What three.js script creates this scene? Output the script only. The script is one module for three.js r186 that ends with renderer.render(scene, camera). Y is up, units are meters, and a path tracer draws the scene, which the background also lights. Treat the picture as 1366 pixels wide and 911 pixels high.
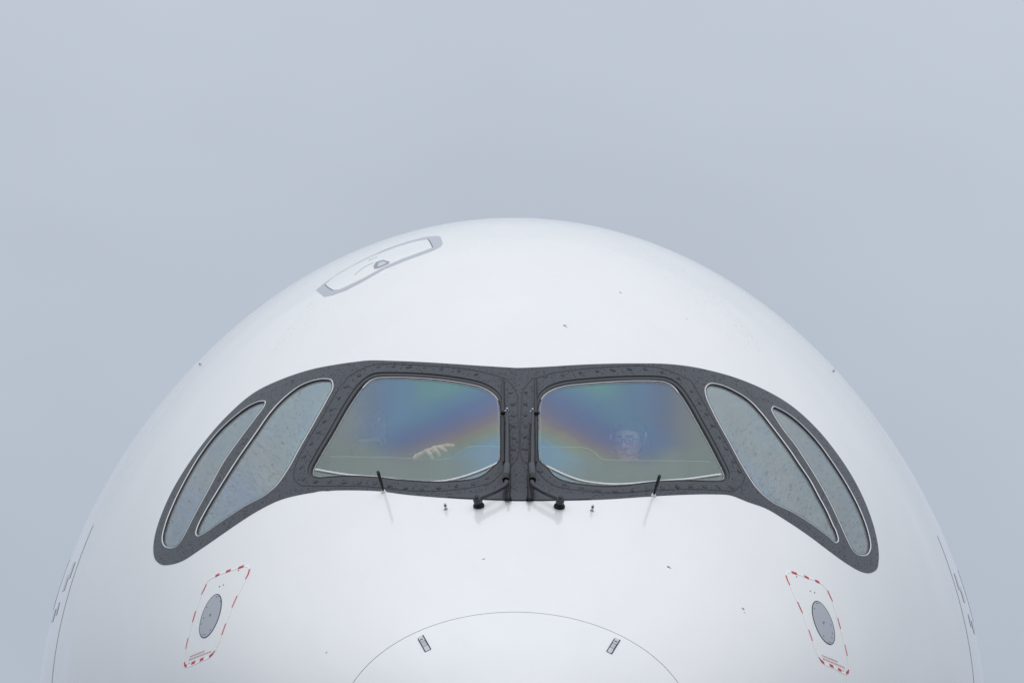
import * as THREE from 'three';
import { mergeGeometries, toCreasedNormals, mergeVertices } from 'three/addons/utils/BufferGeometryUtils.js';
import { RoundedBoxGeometry } from 'three/addons/geometries/RoundedBoxGeometry.js';
import { ImprovedNoise } from 'three/addons/math/ImprovedNoise.js';
import { FontLoader } from 'three/addons/loaders/FontLoader.js';

// ------------------------------------------------------------------ camera
const AXIS = 5.0;                                   // height of the fuselage axis over the apron
const EYE = new THREE.Vector3(-0.2003, AXIS - 3.2, 30), F_PX = 7986.5, PITCH = 0.14464, YAW = 0.004635, ROLL = 0.01234;
const PW = 1366, PH = 911;
const scene = new THREE.Scene();
const camera = new THREE.PerspectiveCamera(2 * Math.atan(PH / 2 / F_PX) * 180 / Math.PI, PW / PH, 0.5, 3000);
const FWD = new THREE.Vector3(Math.sin(YAW) * Math.cos(PITCH), Math.sin(PITCH), -Math.cos(YAW) * Math.cos(PITCH));
const R0 = new THREE.Vector3(Math.cos(YAW), 0, Math.sin(YAW)), U0 = new THREE.Vector3().crossVectors(R0, FWD);
const RIGHT = R0.clone().multiplyScalar(Math.cos(ROLL)).addScaledVector(U0, Math.sin(ROLL));
const UPV = U0.clone().multiplyScalar(Math.cos(ROLL)).addScaledVector(R0, -Math.sin(ROLL));
camera.position.copy(EYE); camera.up.copy(UPV); camera.lookAt(EYE.clone().add(FWD)); camera.updateMatrixWorld();

// ------------------------------------------------------------------ sky (overcast, brighter overhead), soft sun
const noise = new ImprovedNoise();
const fbm = (x, y, z, o = 4) => { let a = 0, w = 0.5, f = 1; for (let i = 0; i < o; i++) { a += w * noise.noise(x * f, y * f, z * f); w *= 0.5; f *= 2.03; } return a; };
const SKY = { zenith: 1.22, low: 0.405, power: 1.36 };
{
  const w = 2048, h = 1024, d = new Float32Array(w * h * 4);
  for (let j = 0; j < h; j++) {
    const el = ((j + 0.5) / h - 0.5) * Math.PI, y = Math.sin(el), c = Math.cos(el), up = Math.max(0, y);
    for (let i = 0; i < w; i++) {
      const a = ((i + 0.5) / w - 0.5) * 2 * Math.PI, x = c * Math.cos(a), z = c * Math.sin(a);
      const cloud = 1 + 0.022 * fbm(x * 42, y * 60, z * 42, 3) + 0.1 * fbm(x * 9, y * 16, z * 9, 4) + 0.10 * fbm(x * 2.2 + 7, y * 4, z * 2.2, 3);
      const L = SKY.zenith * (SKY.low + (1 - SKY.low) * Math.pow(up, SKY.power)) * cloud * (y < 0 ? 1 + 0.3 * y : 1);
      const k = Math.min(1, up * 1.6), o = (j * w + i) * 4;
      d[o] = L * (0.875 + 0.075 * k); d[o + 1] = L * (1.0 - 0.002 * k); d[o + 2] = L * (1.175 - 0.115 * k); d[o + 3] = 1;
    }
  }
  const t = new THREE.DataTexture(d, w, h, THREE.RGBAFormat, THREE.FloatType);
  t.mapping = THREE.EquirectangularReflectionMapping; t.magFilter = THREE.LinearFilter; t.minFilter = THREE.LinearFilter; t.needsUpdate = true;
  scene.background = t; scene.environment = t;
}
const sun = new THREE.DirectionalLight(0xfff6ea, 0.5);
sun.position.set(6, 60, 26); sun.target.position.set(0, AXIS, -4); sun.castShadow = true; sun.shadow.radius = 60;
sun.shadow.mapSize.set(2048, 2048); Object.assign(sun.shadow.camera, { left: -9, right: 9, top: 9, bottom: -9, near: 1, far: 120 });
scene.add(sun, sun.target);

const renderer = new THREE.WebGLRenderer({ antialias: true });
renderer.setSize(PW, PH); renderer.toneMapping = THREE.LinearToneMapping; renderer.toneMappingExposure = 1;
renderer.shadowMap.enabled = true;

// ------------------------------------------------------------------ helpers
let seed = 20240611;
const rnd = () => { seed |= 0; seed = seed + 0x6D2B79F5 | 0; let t = Math.imul(seed ^ seed >>> 15, 1 | seed); t = t + Math.imul(t ^ t >>> 7, 61 | t) ^ t; return ((t ^ t >>> 14) >>> 0) / 4294967296; };
const V = (x, y, z) => new THREE.Vector3(x, y, z);
const lin = (r, g, b) => new THREE.Color().setRGB(r, g, b);
const used = {};
function numbered(n) { const k = used[n] = (used[n] ?? -1) + 1; return k ? `${n}_${String(k).padStart(3, '0')}` : n; }
function mesh(name, geo, mat, parent) { const m = new THREE.Mesh(geo, mat); m.name = numbered(name); m.castShadow = m.receiveShadow = true; parent.add(m); return m; }
function group(name, parent) { const g = new THREE.Group(); g.name = numbered(name); parent.add(g); return g; }

// the hull: every station an oval with its own half width, crown, keel and widest height
function mono(X, Y) {
  const n = X.length, d = [], m = [];
  for (let i = 0; i < n - 1; i++) d[i] = (Y[i + 1] - Y[i]) / (X[i + 1] - X[i]);
  m[0] = d[0]; m[n - 1] = d[n - 2];
  for (let i = 1; i < n - 1; i++) m[i] = d[i - 1] * d[i] <= 0 ? 0 : 2 * d[i - 1] * d[i] / (d[i - 1] + d[i]);
  const f = x => {
    if (x <= X[0]) return Y[0]; if (x >= X[n - 1]) return Y[n - 1];
    let i = 0; while (x > X[i + 1]) i++;
    const h = X[i + 1] - X[i], t = (x - X[i]) / h, t2 = t * t, t3 = t2 * t;
    return (2 * t3 - 3 * t2 + 1) * Y[i] + (t3 - 2 * t2 + t) * h * m[i] + (3 * t2 - 2 * t3) * Y[i + 1] + (t3 - t2) * h * m[i + 1];
  };
  const N = 4000, top = X[n - 1], tab = new Float64Array(N + 2); for (let i = 0; i <= N + 1; i++) tab[i] = f(i / N * top);
  return x => { const u = Math.min(N, x / top * N), i = u | 0; return tab[i] + (tab[i + 1] - tab[i]) * (u - i); };
}
const ST = [0, .25, .5, 1, 1.5, 2, 3, 4, 5, 6, 7, 8, 9.5, 11].map(Math.sqrt);
const hullW = mono(ST, [.0005, .55, .8, 1.15, 1.42, 1.65, 2.07, 2.37, 2.628, 2.808, 2.937, 3.007, 3.037, 3.037]);
const hullT = mono(ST, [-.9495, -.52, -.32, -.03, .25, .55, 1.33, 2.03, 2.526, 2.806, 2.895, 2.925, 2.94, 2.94]);
const hullB = mono(ST, [-.9505, -1.45, -1.68, -2, -2.25, -2.42, -2.68, -2.84, -2.93, -2.98, -3.01, -3.03, -3.04, -3.04]);
const hullC = mono(ST, [-.95, -.93, -.9, -.8, -.7, -.6, -.486, -.336, -.216, -.136, -.086, -.066, -.066, -.066]);
const hullP = s => 2 - 0.249 * Math.min(1, Math.max(0, (s - 1.5) / 4));
function hull(x, y, z) {                            // below 0 inside
  const s = -z; if (s <= 0) return 1;
  const q = Math.sqrt(s), w = hullW(q), c = hullC(q), up = y > c, h = up ? hullT(q) - c : c - hullB(q);
  return (x / w) ** 2 + Math.pow(Math.abs(y - c) / h, up ? hullP(s) : 2) - 1;
}
function normalAt(p) {
  const e = 2e-3, y = p.y - AXIS;
  return V(hull(p.x + e, y, p.z) - hull(p.x - e, y, p.z), hull(p.x, y + e, p.z) - hull(p.x, y - e, p.z), hull(p.x, y, p.z + e) - hull(p.x, y, p.z - e)).normalize();
}
// the point of the hull seen at a place of the photograph, and the reverse
function sight(px, py) { return FWD.clone().addScaledVector(RIGHT, (px - PW / 2) / F_PX).addScaledVector(UPV, -(py - PH / 2) / F_PX); }
function seen(p) { const d = p.clone().sub(EYE), k = d.dot(FWD); return [PW / 2 + F_PX * d.dot(RIGHT) / k, PH / 2 - F_PX * d.dot(UPV) / k]; }
function hit(px, py) {
  const d = sight(px, py), f = t => hull(EYE.x + d.x * t, EYE.y + d.y * t - AXIS, EYE.z + d.z * t);
  let a = EYE.z / -d.z; const end = a + 9;
  for (let t = a + .02; t < end; t += .06) {
    if (f(t) < 0) { let b = t; for (let k = 0; k < 26; k++) { const m = (a + b) / 2; f(m) < 0 ? b = m : a = m; } return EYE.clone().addScaledVector(d, b); }
    a = t;
  }
  return null;
}
function on(px, py, lift = 0) {                     // a point `lift` off the skin
  let qx = px, qy = py, r = null;
  for (let k = 0; k < (lift ? 5 : 1); k++) {
    const p = hit(qx, qy); if (!p) return r;
    const n = normalAt(p); r = { p: p.addScaledVector(n, lift), n };
    const s = seen(r.p); qx += px - s[0]; qy += py - s[1];
  }
  return r;
}
function inside(px, py, s) { const d = sight(px, py); return EYE.clone().addScaledVector(d, (EYE.z + s) / -d.z); }  // a point in the cockpit, s metres behind the nose tip

// outlines
const tr = (ox, oy, k, pts) => pts.map(([x, y]) => [ox + x / k, oy + y / k]);
function curve(pts, closed = true, per = 8) {
  const c = new THREE.CatmullRomCurve3(pts.map(p => V(p[0], p[1], 0)), closed, 'centripetal'), n = pts.length * per;
  const r = c.getPoints(n).map(p => [p.x, p.y]); if (closed) r.pop(); return r;
}
function shift(path, k, closed = true) {            // outline moved k pixels inwards (k < 0) or outwards
  const n = path.length; let area = 0; for (let i = 0; i < n; i++) { const a = path[i], b = path[(i + 1) % n]; area += a[0] * b[1] - b[0] * a[1]; }
  const sg = area > 0 ? 1 : -1;
  return path.map((p, i) => {
    const a = path[closed ? (i + n - 1) % n : Math.max(0, i - 1)], b = path[closed ? (i + 1) % n : Math.min(n - 1, i + 1)], dx = b[0] - a[0], dy = b[1] - a[1], l = Math.hypot(dx, dy) || 1;
    return [p[0] + sg * dy / l * k, p[1] - sg * dx / l * k];
  });
}
function sdf(poly) {                                // signed distance, below 0 inside
  const n = poly.length;
  return (x, y) => {
    let d = Infinity, s = 1;
    for (let i = 0, j = n - 1; i < n; j = i++) {
      const ax = poly[i][0], ay = poly[i][1], bx = poly[j][0], by = poly[j][1], ex = bx - ax, ey = by - ay, wx = x - ax, wy = y - ay;
      const t = Math.min(1, Math.max(0, (wx * ex + wy * ey) / (ex * ex + ey * ey + 1e-12))), qx = wx - ex * t, qy = wy - ey * t;
      d = Math.min(d, qx * qx + qy * qy);
      const c1 = y >= ay, c2 = y < by, c3 = ex * wy > ey * wx; if ((c1 && c2 && c3) || (!c1 && !c2 && !c3)) s = -s;
    }
    return s * Math.sqrt(d);
  };
}
const box = (poly, m = 4) => [Math.min(...poly.map(p => p[0])) - m, Math.min(...poly.map(p => p[1])) - m, Math.max(...poly.map(p => p[0])) + m, Math.max(...poly.map(p => p[1])) + m];

// a sheet cut by an iso line: nodes of a grid, each {p, n, d, uv}; triangles are clipped where d = 0; `depth` gives the cut edge a wall
function cutSheet(nx, ny, node, depth = 0, wrap = false) {
  const N = []; for (let j = 0; j <= ny; j++) for (let i = 0; i <= nx; i++) N.push(node(i, j));
  const pos = [], nor = [], uv = [], idx = [], key = new Map(), wall = [];
  const put = (k, v) => { if (key.has(k)) return key.get(k); const id = pos.length / 3; pos.push(v.p.x, v.p.y, v.p.z); nor.push(v.n.x, v.n.y, v.n.z); uv.push(...(v.uv ?? [0, 0])); key.set(k, id); return id; };
  const mix = (a, b) => { const A = N[a], B = N[b], t = A.d / (A.d - B.d); return { p: A.p.clone().lerp(B.p, t), n: A.n.clone().lerp(B.n, t).normalize(), uv: A.uv && [A.uv[0] + (B.uv[0] - A.uv[0]) * t, A.uv[1] + (B.uv[1] - A.uv[1]) * t] }; };
  const tri = (a, b, c) => {
    const T = [a, b, c]; if (T.some(k => !N[k]?.p)) return;
    const inn = T.map(k => N[k].d < 0), cnt = inn.filter(Boolean).length; if (!cnt) return;
    if (cnt === 3) { idx.push(put(a, N[a]), put(b, N[b]), put(c, N[c])); return; }
    const out = [], cut = [];
    for (let e = 0; e < 3; e++) {
      const u = T[e], v = T[(e + 1) % 3];
      if (inn[e]) out.push(put(u, N[u]));
      if (inn[e] !== inn[(e + 1) % 3]) { const lo = Math.min(u, v), hi = Math.max(u, v), id = put(lo + '_' + hi, mix(lo, hi)); out.push(id); cut.push(id); if (inn[e]) cut.first = id; }
    }
    for (let e = 1; e < out.length - 1; e++) idx.push(out[0], out[e], out[e + 1]);
    wall.push(cut[0] === cut.first ? [cut[0], cut[1]] : [cut[1], cut[0]]);
  };
  for (let j = 0; j < ny; j++) for (let i = 0; i < nx; i++) { const a = j * (nx + 1) + i, b = a + 1, c = a + nx + 1, d = c + 1; tri(a, c, b); tri(b, c, d); }
  if (depth) {
    const P = k => V(pos[3 * k], pos[3 * k + 1], pos[3 * k + 2]), M = k => V(nor[3 * k], nor[3 * k + 1], nor[3 * k + 2]);
    for (const [a, b] of wall) {
      const A = P(a), B = P(b), na = M(a), nb = M(b), f = new THREE.Vector3().crossVectors(B.clone().sub(A), na).normalize(), o = pos.length / 3;
      for (const v of [A, B, B.clone().addScaledVector(nb, -depth), A.clone().addScaledVector(na, -depth)]) { pos.push(v.x, v.y, v.z); nor.push(f.x, f.y, f.z); uv.push(0, 0); }
      idx.push(o, o + 2, o + 1, o, o + 3, o + 2);
    }
  }
  const g = new THREE.BufferGeometry();
  g.setAttribute('position', new THREE.Float32BufferAttribute(pos, 3)); g.setAttribute('normal', new THREE.Float32BufferAttribute(nor, 3)); g.setAttribute('uv', new THREE.Float32BufferAttribute(uv, 2)); g.setIndex(idx);
  return g;
}
// a piece of skin inside an outline (or a distance function), `lift` off the hull
function patch(dist, bounds, step, lift, depth = 0, uvOf = p => [p.x, p.z]) {
  const [x0, y0, x1, y1] = bounds, nx = Math.ceil((x1 - x0) / step), ny = Math.ceil((y1 - y0) / step);
  return cutSheet(nx, ny, (i, j) => {
    const x = x0 + i * step, y = y0 + j * step, d = dist(x, y); if (d > step * 2.2) return { d };
    const p = hit(x, y); if (!p) return { d };
    const n = normalAt(p), q = p.addScaledVector(n, lift); return { d, p: q, n, uv: uvOf(q) };
  }, depth);
}
// a strip along a line of the skin: `w` wide, `h` high; round = a bead
function ribbon(path, w, h, { lift = 0, closed = false, round = false, upright = 0 } = {}) {
  const pts = path.map(q => on(q[0], q[1])).filter(Boolean), n = pts.length, prof = [];
  if (round) for (let k = 0; k <= 6; k++) prof.push([-Math.cos(k / 6 * Math.PI) * w / 2, Math.sin(k / 6 * Math.PI) * h]);
  else prof.push([-w / 2, 0], [-w / 2, h], [w / 2, h], [w / 2, 0]);
  const pos = [], idx = [], m = prof.length;
  pts.forEach(({ p, n: N }, i) => {
    const a = pts[closed ? (i + n - 1) % n : Math.max(0, i - 1)].p, b = pts[closed ? (i + 1) % n : Math.min(n - 1, i + 1)].p;
    const B = b.clone().sub(a).cross(N).normalize();
    const f = upright ? 1 + (upright - 1) * Math.min(1, Math.max(0, Math.abs(b.y - a.y) / (b.distanceTo(a) + 1e-9) * 2 - .7)) : 1;   // thinner where the line runs upright
    for (const [u, v] of prof) { const q = p.clone().addScaledVector(B, u * f).addScaledVector(N, v + lift); pos.push(q.x, q.y, q.z); }
  });
  for (let i = 0; i < (closed ? n : n - 1); i++) for (let k = 0; k < m - 1; k++) { const a = i * m + k, b = ((i + 1) % n) * m + k; idx.push(a, a + 1, b, b, a + 1, b + 1); }
  let g = new THREE.BufferGeometry(); g.setAttribute('position', new THREE.Float32BufferAttribute(pos, 3)); g.setIndex(idx);
  g = toCreasedNormals(g, 0.9); g.setAttribute('uv', new THREE.Float32BufferAttribute(new Float32Array(g.attributes.position.count * 2), 2)); return g;
}
// a rod through points with a radius at each
function rod(pts, radii, sides = 12, per = 5) {
  const c = new THREE.CatmullRomCurve3(pts, false, 'centripetal'), n = Math.max(1, (pts.length - 1) * per), fr = c.computeFrenetFrames(n, false), pos = [], idx = [];
  const rad = t => { const u = t * (radii.length - 1), i = Math.min(radii.length - 2, u | 0); return radii.length === 1 ? radii[0] : radii[i] + (radii[i + 1] - radii[i]) * (u - i); };
  for (let i = 0; i <= n; i++) {
    const p = c.getPoint(i / n), r = rad(i / n);
    for (let k = 0; k < sides; k++) { const a = k / sides * 2 * Math.PI, q = p.clone().addScaledVector(fr.normals[i], Math.cos(a) * r).addScaledVector(fr.binormals[i], Math.sin(a) * r); pos.push(q.x, q.y, q.z); }
  }
  for (let i = 0; i < n; i++) for (let k = 0; k < sides; k++) { const a = i * sides + k, b = i * sides + (k + 1) % sides; idx.push(a, b, a + sides, b, b + sides, a + sides); }
  for (const [i, e] of [[0, 0], [n, 1]]) { const p = c.getPoint(e), o = pos.length / 3; pos.push(p.x, p.y, p.z); for (let k = 0; k < sides; k++) { const a = i * sides + k, b = i * sides + (k + 1) % sides; e ? idx.push(o, a, b) : idx.push(o, b, a); } }
  let g = new THREE.BufferGeometry(); g.setAttribute('position', new THREE.Float32BufferAttribute(pos, 3)); g.setIndex(idx);
  g = toCreasedNormals(g, 0.9); g.setAttribute('uv', new THREE.Float32BufferAttribute(new Float32Array(g.attributes.position.count * 2), 2)); return g;
}
function stand(geo, at, n) { return geo.applyQuaternion(new THREE.Quaternion().setFromUnitVectors(V(0, 1, 0), n)).translate(at.x, at.y, at.z); }
const join = list => mergeGeometries(list.map(g => { g = g.index ? g.toNonIndexed() : g; for (const k of Object.keys(g.attributes)) if (!['position', 'normal', 'uv'].includes(k)) g.deleteAttribute(k); if (!g.attributes.normal) g.computeVertexNormals(); return g; }));

// ------------------------------------------------------------------ materials
function tex(w, h, f, srgb) {
  const d = new Uint8Array(w * h * 4);
  for (let j = 0; j < h; j++) for (let i = 0; i < w; i++) { const c = f(i / w, j / h), o = (j * w + i) * 4; d[o] = c[0] * 255; d[o + 1] = c[1] * 255; d[o + 2] = c[2] * 255; d[o + 3] = 255; }
  const t = new THREE.DataTexture(d, w, h); t.magFilter = THREE.LinearFilter; t.minFilter = THREE.LinearMipmapLinearFilter; t.generateMipmaps = true; t.wrapS = t.wrapT = THREE.RepeatWrapping;
  if (srgb) t.colorSpace = THREE.SRGBColorSpace; t.needsUpdate = true; return t;
}
const tile = (u, v, f, s) => { const a = u * 2 * Math.PI, b = v * 2 * Math.PI; return fbm(Math.cos(a) * f + s, Math.sin(a) * f + Math.cos(b) * f, Math.sin(b) * f - s, 5); };
const paintTone = tex(512, 512, (u, v) => { const n = 0.975 + 0.022 * tile(u, v, 0.7, 3) + 0.006 * tile(u, v, 3, 9) + .008 * (rnd() - .5), s = Math.min(1, n); return [s, s, Math.min(1, s * 1.004)]; }, true);
const grain = tex(512, 512, () => { const n = 0.55 + 0.45 * rnd(); return [n, n, n]; }, true);
const paint = (r, g, b, o = {}) => new THREE.MeshPhysicalMaterial({ color: lin(r, g, b), roughness: .36, clearcoat: 1, clearcoatRoughness: .07, map: paintTone, ...o });
const M = {
  white: paint(.845, .845, .845), radome: paint(.84, .845, .845),
  mask: new THREE.MeshPhysicalMaterial({ color: lin(.034, .044, .070), map: grain, roughness: .5, specularIntensity: .6, clearcoat: .3, clearcoatRoughness: .14, bumpMap: grain, bumpScale: .0006 }),
  groove: new THREE.MeshStandardMaterial({ color: lin(.012, .013, .016), roughness: .6 }),
  joint: new THREE.MeshStandardMaterial({ color: lin(.36, .37, .39), roughness: .8 }),
  seam: new THREE.MeshStandardMaterial({ color: lin(.17, .18, .2), roughness: .6 }),
  rubber: new THREE.MeshStandardMaterial({ color: lin(.035, .039, .047), roughness: .5 }),
  black: new THREE.MeshPhysicalMaterial({ color: lin(.005, .005, .007), roughness: .45, specularIntensity: .6 }),
  arm: new THREE.MeshPhysicalMaterial({ color: lin(.030, .034, .044), roughness: .4, specularIntensity: .8 }),
  boot: new THREE.MeshPhysicalMaterial({ color: lin(.06, .066, .08), roughness: .6 }),
  bead: new THREE.MeshStandardMaterial({ color: lin(.78, .79, .8), roughness: .3 }),  // near-white: sky reflection on the glass edges put into the colour
  rim: new THREE.MeshStandardMaterial({ color: lin(.62, .63, .65), roughness: .35, metalness: .25 }),
  steel: new THREE.MeshStandardMaterial({ color: lin(.5, .5, .52), roughness: .3, metalness: 1 }),
  plate: new THREE.MeshStandardMaterial({ color: lin(.42, .44, .49), roughness: .45, metalness: .35 }),
  frameGrey: paint(.43, .45, .52, { clearcoat: .3 }), recess: paint(.22, .23, .26, { clearcoat: .2 }), panelLight: paint(.56, .57, .61, { clearcoat: .4 }),
  red: new THREE.MeshPhysicalMaterial({ color: lin(.62, .045, .045), roughness: .5, specularIntensity: .6 }),
  redFaint: new THREE.MeshPhysicalMaterial({ color: lin(.58, .26, .29), roughness: .45 }),
  borderWhite: new THREE.MeshPhysicalMaterial({ color: lin(.9, .9, .9), roughness: .35, clearcoat: .6, clearcoatRoughness: .1 }),
  chip: new THREE.MeshStandardMaterial({ color: lin(.17, .15, .13), roughness: .7 }), faintChip: new THREE.MeshStandardMaterial({ color: lin(.48, .46, .44), roughness: .7 }),
  title: new THREE.MeshPhysicalMaterial({ color: lin(.66, .68, .72), roughness: .7, specularIntensity: .3 }), scratch: new THREE.MeshStandardMaterial({ color: lin(.5, .42, .36), roughness: .7 }), placard: paint(.66, .76, .70),
  liner: new THREE.MeshStandardMaterial({ color: lin(.06, .065, .07), roughness: .8 }),
  glare: new THREE.MeshStandardMaterial({ color: lin(.05, .055, .055), roughness: .85 }), litEdge: new THREE.MeshStandardMaterial({ color: lin(.22, .24, .235), roughness: .8 }),  // the paler tone stands for light caught by the glareshield edge
  seat: new THREE.MeshStandardMaterial({ color: lin(.03, .035, .05), roughness: .9 }),
  drop: new THREE.MeshPhysicalMaterial({ color: lin(.012, .013, .016), roughness: .06, ior: 1.33 }),
  paneDrop: new THREE.MeshPhysicalMaterial({ color: lin(.034, .042, .05), roughness: .12, ior: 1.33, specularIntensity: .5 }),
  clearDrop: new THREE.MeshPhysicalMaterial({ color: lin(.55, .57, .6), roughness: .08, ior: 1.33 }),
  fastener: new THREE.MeshPhysicalMaterial({ color: lin(.034, .04, .055), roughness: .5, specularIntensity: .6 }),
  wetFastener: new THREE.MeshPhysicalMaterial({ color: lin(.008, .009, .012), roughness: .22, specularIntensity: .5 }),
  glass: new THREE.MeshPhysicalMaterial({ color: lin(.93, .96, .95), roughness: .015, transmission: 1, thickness: 0, ior: 1.5 }),
};
// interference sheen painted into the colour of the conductive film, running over the pane
const bands = [[0, 122, 192, 160], [.2, 96, 192, 198], [.36, 72, 160, 212], [.52, 82, 134, 206], [.64, 114, 126, 190], [.75, 152, 138, 166], [.84, 176, 168, 150], [.93, 162, 186, 168], [1.03, 146, 198, 228], [1.3, 150, 198, 228]];
function bandAt(t) { let i = 0; while (i < bands.length - 2 && t > bands[i + 1][0]) i++; const a = bands[i], b = bands[i + 1], k = Math.min(1, Math.max(0, (t - a[0]) / (b[0] - a[0]))), e = k * k * (3 - 2 * k); return [1, 2, 3].map(c => (a[c] + (b[c] - a[c]) * e) / 255); }
function filmTexture(side) {
  return tex(256, 192, (u, v) => {
    const x = side < 0 ? u : 1 - u, y = 1 - v, wob = .11 * fbm(u * 2.2 + side * 3, v * 2.4, 5, 3) + .03 * fbm(u * 7, v * 7 + side, 2, 2), haze = 1 + .10 * fbm(u * 3.1 + 4, v * 2.2 + side * 2, 8, 3);            // x grows towards the post, y downwards
    const a = (.84 - x) * (side < 0 ? .93 : 1.06), b = (side < 0 ? .98 : 1.06) * x + (side < 0 ? 1.22 : 1.12) * y - (side < 0 ? .7 : .72), h = Math.max(.22 - Math.abs(a - b), 0) / .22, r = Math.max(0, Math.max(a, b) + h * h * .055) + wob;
    const c = bandAt(r), grey = [158 / 255, 176 / 255, 170 / 255], cl = q => Math.min(1, Math.max(0, q));
    const k = cl(cl((.44 - x) / .36) + cl((y - .58) / .3) * cl((1 - x) / .3)), e = k * k * (3 - 2 * k);
    return c.map((q, i) => Math.min(1, (q + (grey[i] - q) * e) * haze));
  }, true);
}
const film = (map, o, color = lin(1, 1, 1)) => { if (map) map.wrapS = map.wrapT = THREE.ClampToEdgeWrapping; return new THREE.MeshStandardMaterial({ map, color, metalness: 1, roughness: .05, transparent: true, opacity: o }); };

// ------------------------------------------------------------------ outlines traced on the skin
const C1 = p => tr(390, 460, 3.797, p), C2 = p => tr(690, 460, 3.797, p), C3 = p => tr(190, 470, 3.036, p), C4 = p => tr(920, 470, 2.939, p), C5 = p => tr(600, 480, 4.139, p), C6 = p => tr(400, 290, 6.209, p), C7 = p => tr(220, 740, 5.329, p), C8 = p => tr(1030, 740, 5.329, p);
const maskOutline = curve([
  ...C1([[1100, 116], [950, 107], [800, 97], [650, 88], [500, 82], [390, 80]]), ...C3([[850, 41], [780, 51], [680, 71], [560, 111], [450, 165], [350, 250], [260, 350], [180, 460], [120, 560], [75, 660], [50, 740], [43, 800], [50, 838], [75, 860], [110, 860], [160, 845], [230, 800], [310, 745], [390, 690], [470, 640], [560, 597], [670, 571], [760, 561]]),
  ...C1([[120, 742], [230, 737], [340, 737], [450, 742], [560, 757], [700, 770], [900, 783], [1090, 790]]),
  ...C2([[0, 792], [200, 790], [350, 787], [500, 780], [640, 770], [760, 763], [880, 758], [1000, 757], [1080, 762]]),
  ...C4([[230, 587], [300, 612], [390, 666], [470, 720], [550, 780], [620, 830], [680, 862], [712, 865], [735, 850], [742, 818], [741, 770], [725, 690], [690, 590], [640, 490], [570, 385], [490, 290], [400, 210], [300, 150], [180, 100], [80, 72], [0, 56]]),
  ...C2([[760, 98], [620, 95], [450, 97], [300, 103], [150, 112], [0, 118]])], true, 5);
const paneOutline = [
  curve(C1([[420, 160], [520, 156], [640, 160], [760, 170], [880, 188], [960, 208], [1015, 238], [1042, 270], [1051, 310], [1052, 420], [1052, 530], [1048, 580], [1020, 610], [985, 642], [940, 668], [850, 684], [700, 689], [560, 681], [430, 666], [300, 659], [190, 664], [125, 668], [98, 658], [93, 632], [120, 575], [200, 440], [280, 300], [340, 215], [380, 178]])),
  curve(C2([[600, 174], [735, 178], [785, 194], [825, 228], [870, 292], [920, 380], [970, 470], [1020, 565], [1050, 625], [1061, 657], [1052, 680], [1020, 686], [940, 685], [860, 683], [760, 684], [640, 695], [540, 709], [440, 712], [330, 702], [240, 685], [190, 660], [150, 615], [115, 585], [108, 545], [107, 420], [109, 310], [120, 268], [140, 242], [180, 217], [240, 200], [340, 188], [480, 178]]))];
const ringOutline = [
  [...curve(C1([[285, 160], [335, 132], [400, 105], [470, 97], [560, 100], [700, 108], [850, 120], [960, 138], [1040, 160]]), false), ...curve(C5([[310, 105], [345, 142], [366, 178], [375, 208]]), false, 5), ...curve(C5([[375, 240], [375, 538], [338, 585]]), false, 6).slice(1), ...curve(C5([[300, 608], [270, 642], [235, 675], [190, 692]]), false, 6), ...curve(C1([[900, 725], [760, 740], [640, 742], [540, 735], [420, 722], [300, 716], [200, 716], [100, 716], [40, 711], [12, 684], [5, 650], [20, 600], [50, 535], [130, 400], [230, 230]]), false)],
  [...curve(C2([[880, 182], [830, 158], [760, 129], [690, 113], [600, 108], [470, 113], [320, 125], [180, 145], [110, 165]]), false), ...curve(C5([[455, 108], [425, 140], [405, 175], [397, 208]]), false, 5), ...curve(C5([[396, 240], [397, 540], [430, 580]]), false, 6).slice(1), ...curve(C2([[85, 620], [110, 650], [150, 690], [200, 718], [330, 740], [470, 752], [560, 750], [640, 742], [760, 735], [880, 732], [980, 735], [1080, 741]]), false), ...curve(C4([[175, 545], [203, 522], [218, 492]]), false, 5), ...curve(C2([[1120, 612], [1060, 500], [990, 375], [920, 250]]), false)]];
const sideOutline = [
  curve(C3([[768, 110], [740, 103], [690, 110], [630, 135], [560, 190], [510, 245], [450, 330], [380, 430], [310, 540], [250, 640], [216, 708], [211, 738], [222, 749], [250, 738], [320, 690], [420, 625], [490, 588], [540, 548], [590, 480], [640, 390], [700, 285], [750, 195], [775, 143]])),
  curve(C3([[500, 197], [480, 193], [430, 212], [370, 255], [300, 320], [230, 410], [170, 510], [120, 610], [85, 700], [74, 762], [85, 788], [110, 797], [138, 790], [160, 765], [210, 670], [270, 560], [330, 450], [400, 350], [460, 270], [498, 217]])),
  curve(C4([[78, 119], [59, 138], [60, 170], [95, 250], [150, 350], [210, 460], [260, 535], [320, 590], [400, 630], [480, 680], [540, 725], [572, 751], [588, 742], [580, 700], [568, 676], [545, 624], [514, 567], [478, 500], [436, 438], [400, 384], [364, 335], [328, 288], [292, 242], [240, 187], [180, 148], [120, 123]])),
  curve(C4([[327, 209], [318, 226], [323, 240], [338, 266], [369, 312], [411, 366], [452, 428], [488, 485], [524, 547], [556, 609], [587, 676], [617, 742], [643, 787], [670, 801], [700, 797], [715, 770], [710, 720], [680, 630], [630, 530], [570, 435], [500, 340], [420, 260], [360, 220]]))];
const dMask = sdf(maskOutline), dPane = paneOutline.map(sdf), dSide = sideOutline.map(sdf);
const SEAL = [5.2, 5.2], bMask = box(maskOutline, 6);

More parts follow.
